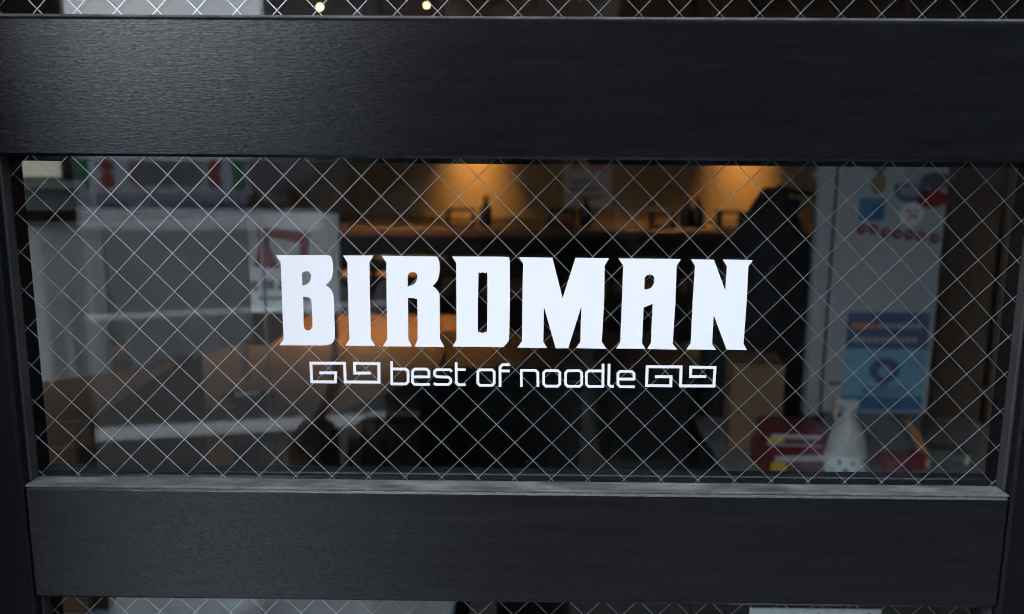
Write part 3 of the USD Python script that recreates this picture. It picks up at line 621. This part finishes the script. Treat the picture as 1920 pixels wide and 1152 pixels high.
sq = stick('square_sticker', moved(Polygon([(-.029, -.025), (.029, -.025), (.029, .025), (-.029, .025)]), -.028, .534), MIDBLUE, label='blue square sticker')
stick('square_print', moved(Polygon([(-.008, -.02), (.012, -.02), (.012, .012), (-.008, .012)]), -.02, .534), TEAL, .0004, E0 - .0007, sq)
for k, (x, z) in enumerate([(-.048, .491), (-.022, .491), (.006, .482), (.032, .48), (.058, .478), (.084, .475), (.115, .471)]):
    d = stick('round_character', moved(spot(.0115, 16).difference(moved(affinity.scale(spot(1, 10), .005, .003), .001, .001)), x, z), MAROON)
po = thing('wall_poster', 'blue notice with navy heading and round badge on the white cabinet', 'poster', (.828, 1.3085, .735))
part(po, 'sheet', box((-.092, -.0012, 0), (.092, -.0002, .231), .0003), SKYBLUE)
part(po, 'heading', box((-.092, -.0024, .146), (.092, -.0014, .229)), NAVY)
part(po, 'footer', box((-.092, -.0024, .002), (.092, -.0014, .035)), MIDBLUE)
for k in range(4): part(po, 'heading_letter', box((-.082 + .014 * k, -.0034, .192), (-.071 + .014 * k, -.0026, .205)), ORANGE)
for k in range(7): part(po, 'heading_letter', box((-.024 + .0145 * k, -.0034, .193), (-.0135 + .0145 * k, -.0026, .204)), CABINET)
for k in range(10): part(po, 'heading_letter', box((-.074 + .0145 * k, -.0034, .161), (-.0635 + .0145 * k, -.0026, .172)), CABINET)
bg = affinity.scale(spot(1, 32), .035, .028)
bg = bg.union(Polygon([(-.026, -.018), (.026, -.018), (.006, -.036), (-.006, -.036)])).difference(moved(affinity.scale(spot(1, 20), .014, .014), 0, -.003))
part(po, 'badge', flat(moved(bg, 0, .096), .0008, (0, -.0014, 0)), NAVY)
for k in range(2):
    for i in range(9): part(po, 'print_mark', box((-.045 + .013 * i, -.0022, .051 - .01 * k), (-.036 + .013 * i, -.0014, .056 - .01 * k)), CHARCOAL)
for i in range(4): part(po, 'footer_letter', box((.024 + .013 * i, -.0032, .012), (.034 + .013 * i, -.0026, .021)), NAVY)

TZ = .6605
sb = thing('spray_bottle', 'milky white spray bottle in front of the blue notice', 'bottle', (.672, 1.085, TZ))
part(sb, 'bottle', lathe([(0, 0), (.036, 0), (.04, .004), (.041, .03), (.04, .06), (.034, .09), (.024, .112), (.014, .125), (.0125, .134), (0, .134)], 36), PLASTIC, smooth=40)
tr = part(sb, 'sprayer', cat([cyl((0, 0, .1345), (0, 0, .148), .0135, 20), box((-.03, -.009, .1485), (.018, .009, .166), .004)]), PLASTIC)
part(tr, 'nozzle', cyl((-.031, 0, .158), (-.04, 0, .158), .006, 14), ORANGE)
part(tr, 'trigger', tube([(-.022, 0, .148), (-.028, 0, .135), (-.024, 0, .122)], .0035), PLASTIC)
lb = part(sb, 'label', cyl((0, 0, .016), (0, 0, .056), .0417, 36), PAPER2)
for k in range(7):
    a = math.radians(-90 + (k - 3) * 17)
    part(lb, 'label_print', trimesh.creation.icosphere(1, .004 + .002 * (k % 3)).apply_scale((1, .2, 1)).apply_translation((math.cos(a) * .0418, math.sin(a) * .0418, .026 + .018 * (k % 2))), NAVY if k % 2 else MIDBLUE)
for k, (x, y, z, w, h, rz) in enumerate([(.575, 1.135, TZ, .145, .062, 4), (.57, 1.14, TZ + .0625, .13, .035, -5)]):
    b = thing('noodle_pack', ['glossy red noodle pack with white band and yellow corner, lowest of the pile', 'red noodle pack lying on top of the lowest one'][k], 'package', (x, y, z), rz)
    part(b, 'body', box((-w / 2, -.05, 0), (w / 2, .05, h), .008), PACKRED)
    part(b, 'band', box((-w / 2 + .02, -.0512, h * .52), (w / 2 - .012, -.0502, h * .72)), CABINET)
    part(b, 'corner_print', box((-w / 2 + .012, -.0512, h * .2), (-w / 2 + .045, -.0502, h * .5)), YELLOW)
    part(b, 'foot_band', box((-w / 2 + .01, -.0512, h * .04), (w / 2 - .01, -.0502, h * .12)), CABINET)
    part(b, 'print_line', box((-.02, -.0512, h * .28), (w / 2 - .02, -.0502, h * .42)), CHARCOAL)
cdb = thing('cardboard_box', 'plain brown cardboard box behind the red noodle packs', 'box', (.545, 1.3, TZ), -6)
part(cdb, 'body', box((-.07, -.06, 0), (.045, .06, .195), .002), CARD)
part(cdb, 'flap', box((-.068, -.058, .1955), (.043, -.002, .198), .0005), CARD); part(cdb, 'flap', box((-.068, .002, .1955), (.043, .058, .198), .0005), CARD)
for k, (x, y, w, m, lab) in enumerate([(.815, 1.15, .1, MAROON, 'small dark red packet lying right of the spray bottle'), (.93, 1.19, .09, CHARCOAL, 'small grey packet at the right end of the side table')]):
    b = thing('small_packet', lab, 'package', (x, y, TZ), 12 - 30 * k)
    part(b, 'body', box((-w / 2, -.03, 0), (w / 2, .03, .028), .006), m); part(b, 'seal', box((w / 2 - .012, -.0315, .004), (w / 2 - .004, -.0302, .024)), CREAM)
tg = thing('tongs', 'orange handled tongs leaning between the small packets', 'tongs', (.87, 1.16, TZ))
part(tg, 'arm', tube([(0, 0, .004), (-.02, .02, .06), (-.03, .03, .085)], .0035), ORANGE); part(tg, 'arm', tube([(.012, 0, .004), (-.008, .022, .06), (-.03, .033, .086)], .0035), ORANGE)

# plank wall at far right, one plank each
pw = thing('plank_screen', 'screen of upright brown planks with dark gaps at the far right', 'screen', (1.05, 1.9, .021))
for k in range(8):
    w = .062 + .012 * (k % 3)
    part(pw, 'plank', box((k * .085, rng.uniform(0, .006), .0), (k * .085 + w, .025, 2.1), .003), DKPLANK)
part(pw, 'rail', box((-.01, .0265, .3), (.69, .045, .36), .002), DEEP); part(pw, 'rail', box((-.01, .0265, 1.7), (.69, .045, 1.76), .002), DEEP)

# lamps
def downlight(x, y, z, label, power, r=.05, depth=.15):
    t = thing('tube_downlight', label, 'lamp', (x, y, z), 0, None)
    part(t, 'shade', lathe([(r - .003, 0), (r, 0), (r, depth + .01), (0, depth + .01), (0, depth), (r - .003, depth)], 28), BLACKMETAL, smooth=40)
    part(t, 'stem', cyl((0, 0, depth + .0105), (0, 0, 2.70 - z), .007, 10), BLACKMETAL)
    m = mat('downlight_glow_%d' % (abs(x) * 1000 + y * 10), {'e': ('emission', {'color': (1.0, 0.56, 0.2), 'strength': power})}, (), 'e.emission')
    part(t, 'bulb', cyl((0, 0, depth - .03), (0, 0, depth - .012), r * .85, 24), m)
    return t
downlight(-.25, 4.135, 1.70, 'black tube lamp washing the tan wall left of centre', DL1, .04, .2)
downlight(1.17, 4.135, 1.70, 'black tube lamp washing the tan wall near the coat', DL1 * .8, .04, .2)
downlight(-.46, 2.05, 1.53, 'black tube lamp above the square dining table', DL2, .06, .12)
downlight(-.55, 2.95, 1.62, 'black tube lamp above the narrow table', DL2, .06, .12)
downlight(.75, 3.45, 1.66, 'black tube lamp above the right part of the counter', DL2 * .6, .06, .12)
for k, (x, y, z) in enumerate([(-.418, 3.4, 1.90), (-.71, 2.6, 1.785)]):
    t = thing('pendant_bulb', ['bare warm bulb hanging in the upper pane, right of the two', 'bare warm bulb hanging in the upper pane, left of the two'][k], 'lamp', (x, y, z))
    part(t, 'bulb', trimesh.creation.icosphere(3, .0075), BULB, smooth=True)
    part(t, 'socket', cyl((0, 0, .0095), (0, 0, .05), .010, 14), BLACKMETAL); part(t, 'cable', cyl((0, 0, .0505), (0, 0, 2.70 - z), .003, 8), BLACKMETAL)

# ---------------------------------------------------------------- the photographer, mirrored dark in the glass
def blob(a, ra, b, rb):
    s = lambda p, r: manifold3d.Manifold.sphere(r, 20).translate(list(map(float, p)))
    return manifold3d.Manifold.batch_hull([s(a, ra), s(b, rb)])
def limb(*pr):
    return [blob(pr[i][0], pr[i][1], pr[i + 1][0], pr[i + 1][1]) for i in range(len(pr) - 1)]
def fuse(parts, length=.02, smooth=8):
    m = manifold3d.Manifold.batch_boolean(parts, manifold3d.OpType.Add).refine_to_length(length).to_mesh()
    t = trimesh.Trimesh(m.vert_properties[:, :3], m.tri_verts); t.merge_vertices()
    trimesh.smoothing.filter_taubin(t, lamb=.5, nu=.53, iterations=smooth)
    return t
SKIN = plain('skin', (.42, .26, .19), .5, 0, .05)
JACKET = plain('black_jacket', (.013, .013, .015), .85, 0, .15, 40, bump=.2)
TROUSER = plain('dark_trousers', (.02, .02, .023), .85, 0, .15, 40, bump=.2)
HAIR = plain('dark_hair', (.012, .01, .009), .5, 0, .2, 80)
px, py = -.07, -1.0
V = lambda x, y, z: (px + x, py + y, z)
ps = thing('person', 'person in black jacket and trousers standing before the door holding a camera up', 'person')
sho, elb, hnd = {}, {}, {}
for s in (-1, 1):
    sho[s] = V(s * .165, 0, 1.37); elb[s] = V(s * .225, .06, 1.13)
    hnd[s] = (s * .062 + .0, -.80, 1.335)
wr = {s: (hnd[s][0] + s * .03, hnd[s][1] - .045, hnd[s][2] - .05) for s in (-1, 1)}
sk = limb((V(0, 0, .92), .12), (V(0, 0, 1.15), .115), (V(0, 0, 1.34), .105)) + limb((V(0, 0, 1.4), .055), (V(0, .02, 1.52), .05))
head = (px, py + .035, 1.6)
sk += limb((V(0, .03, 1.62), .082), (V(0, .065, 1.545), .055)) + limb((V(0, .01, 1.625), .085), (V(0, .05, 1.61), .08))
sk += limb((V(0, .118, 1.605), .009), (V(0, .138, 1.575), .013))
for s in (-1, 1):
    sk += limb((V(s * .085, .02, 1.615), .014), (V(s * .09, .005, 1.59), .012))
    sk += limb((V(s * .02, .122, 1.548), .009), (V(0, .128, 1.548), .01))
    sk += limb((sho[s], .058), (elb[s], .042), (wr[s], .028), (hnd[s], .026))
    sk += limb((V(s * .09, 0, .9), .095), (V(s * .10, .02, .48), .058), (V(s * .105, 0, .09), .04), (V(s * .12, .12, .035), .032))
    # palm and five fingers closed round the camera
    h = np.array(hnd[s])
    for k in range(4):
        ln = (.026, .03, .028, .022)[k]; z = .022 - .0155 * k
        a = h + (s * .004, .02, z); b = a + (-s * .004, ln, .002); c = b + (-s * .018, ln * .55, 0); d = c + (-s * .018, -.002, 0)
        sk += limb((a, .0092), (b, .0088), (c, .0082), (d, .0076))
    a = h + (-s * .006, -.012, -.01); sk += limb((a, .0115), (a + (-s * .02, .004, .02), .0105), (a + (-s * .036, .012, .03), .0092))
part(ps, 'body', fuse(sk, .014, 6), SKIN, smooth=True)
jk = limb((V(-.06, 0, .86), .135), (V(-.05, 0, 1.12), .13), (V(-.06, 0, 1.33), .115)) + limb((V(.06, 0, .86), .135), (V(.05, 0, 1.12), .13), (V(.06, 0, 1.33), .115))
jk += limb((sho[-1], .082), (sho[1], .082)) + limb((V(0, 0, 1.38), .1), (V(0, .015, 1.46), .066))
for s in (-1, 1):
    w2 = np.array(elb[s]) * .12 + np.array(wr[s]) * .88
    jk += limb((sho[s], .08), (elb[s], .062), (w2, .042))
part(ps, 'jacket', fuse(jk, .024, 6), JACKET, smooth=True)
tz = []
for s in (-1, 1): tz += limb((V(s * .08, 0, .86), .115), (V(s * .10, .02, .48), .078), (V(s * .105, 0, .13), .062))
part(ps, 'trousers', fuse(tz, .03, 5), TROUSER, smooth=True)
for s in (-1, 1): part(ps, 'shoe', fuse(limb((V(s * .105, -.02, .045), .045), (V(s * .12, .14, .036), .036)), .02, 3), BLACKMETAL, smooth=True)
for s in (-1, 1): part(ps, 'eye', trimesh.creation.icosphere(2, .011).apply_translation(V(s * .031, .108, 1.605)), CERAMIC, smooth=True)
part(ps, 'hair', fuse(limb((V(0, -.012, 1.648), .09), (V(0, .03, 1.672), .07)) + limb((V(0, -.03, 1.6), .075), (V(0, -.02, 1.645), .088)), .016, 5), HAIR, smooth=True)
cam_t = thing('hand_camera', 'black camera with short lens held by the person before the door', 'camera', (0, -.715, 1.348))
rot = trimesh.transformations.rotation_matrix(-PITCH, [1, 0, 0])
def cp(m): return m.apply_transform(rot)
part(cam_t, 'body', cp(box((-.062, -.105, -.042), (.062, -.065, .042), .006)), BLACKMETAL)
ln = part(cam_t, 'lens', cp(lathe([(0, -.064), (.03, -.064), (.032, -.01), (.028, -.004), (.024, -.006), (.022, -.02), (0, -.02)], 32).apply_transform(trimesh.transformations.rotation_matrix(-math.pi / 2, [1, 0, 0]))), BLACKMETAL, smooth=40)
part(cam_t, 'viewfinder', cp(box((-.02, -.1, .0425), (.02, -.07, .06), .005)), BLACKMETAL)

sbg = thing('shoulder_bag', 'soft black shoulder bag hanging at the hip of the person before the door', 'bag', (-.335, -.93, 0))
bagm = fuse([blob((sx * .05, sy * .02, z), .045, (sx * .055, sy * .025, z + .1), .04) for sx in (-1, 1) for sy in (-1, 1) for z in (.6, .68)] + [blob((-.05, 0, .66), .05, (.05, 0, .66), .05)], .015, 8)
part(sbg, 'body', bagm, JACKET, smooth=True)
part(sbg, 'strap', tube([(-.06, 0, .8), (-.02, .02, .86), (.07, .01, 1.1), (.12, -.03, 1.3), (.17, -.06, 1.47), (.2, -.1, 1.4)], .011, 8), JACKET, smooth=40)
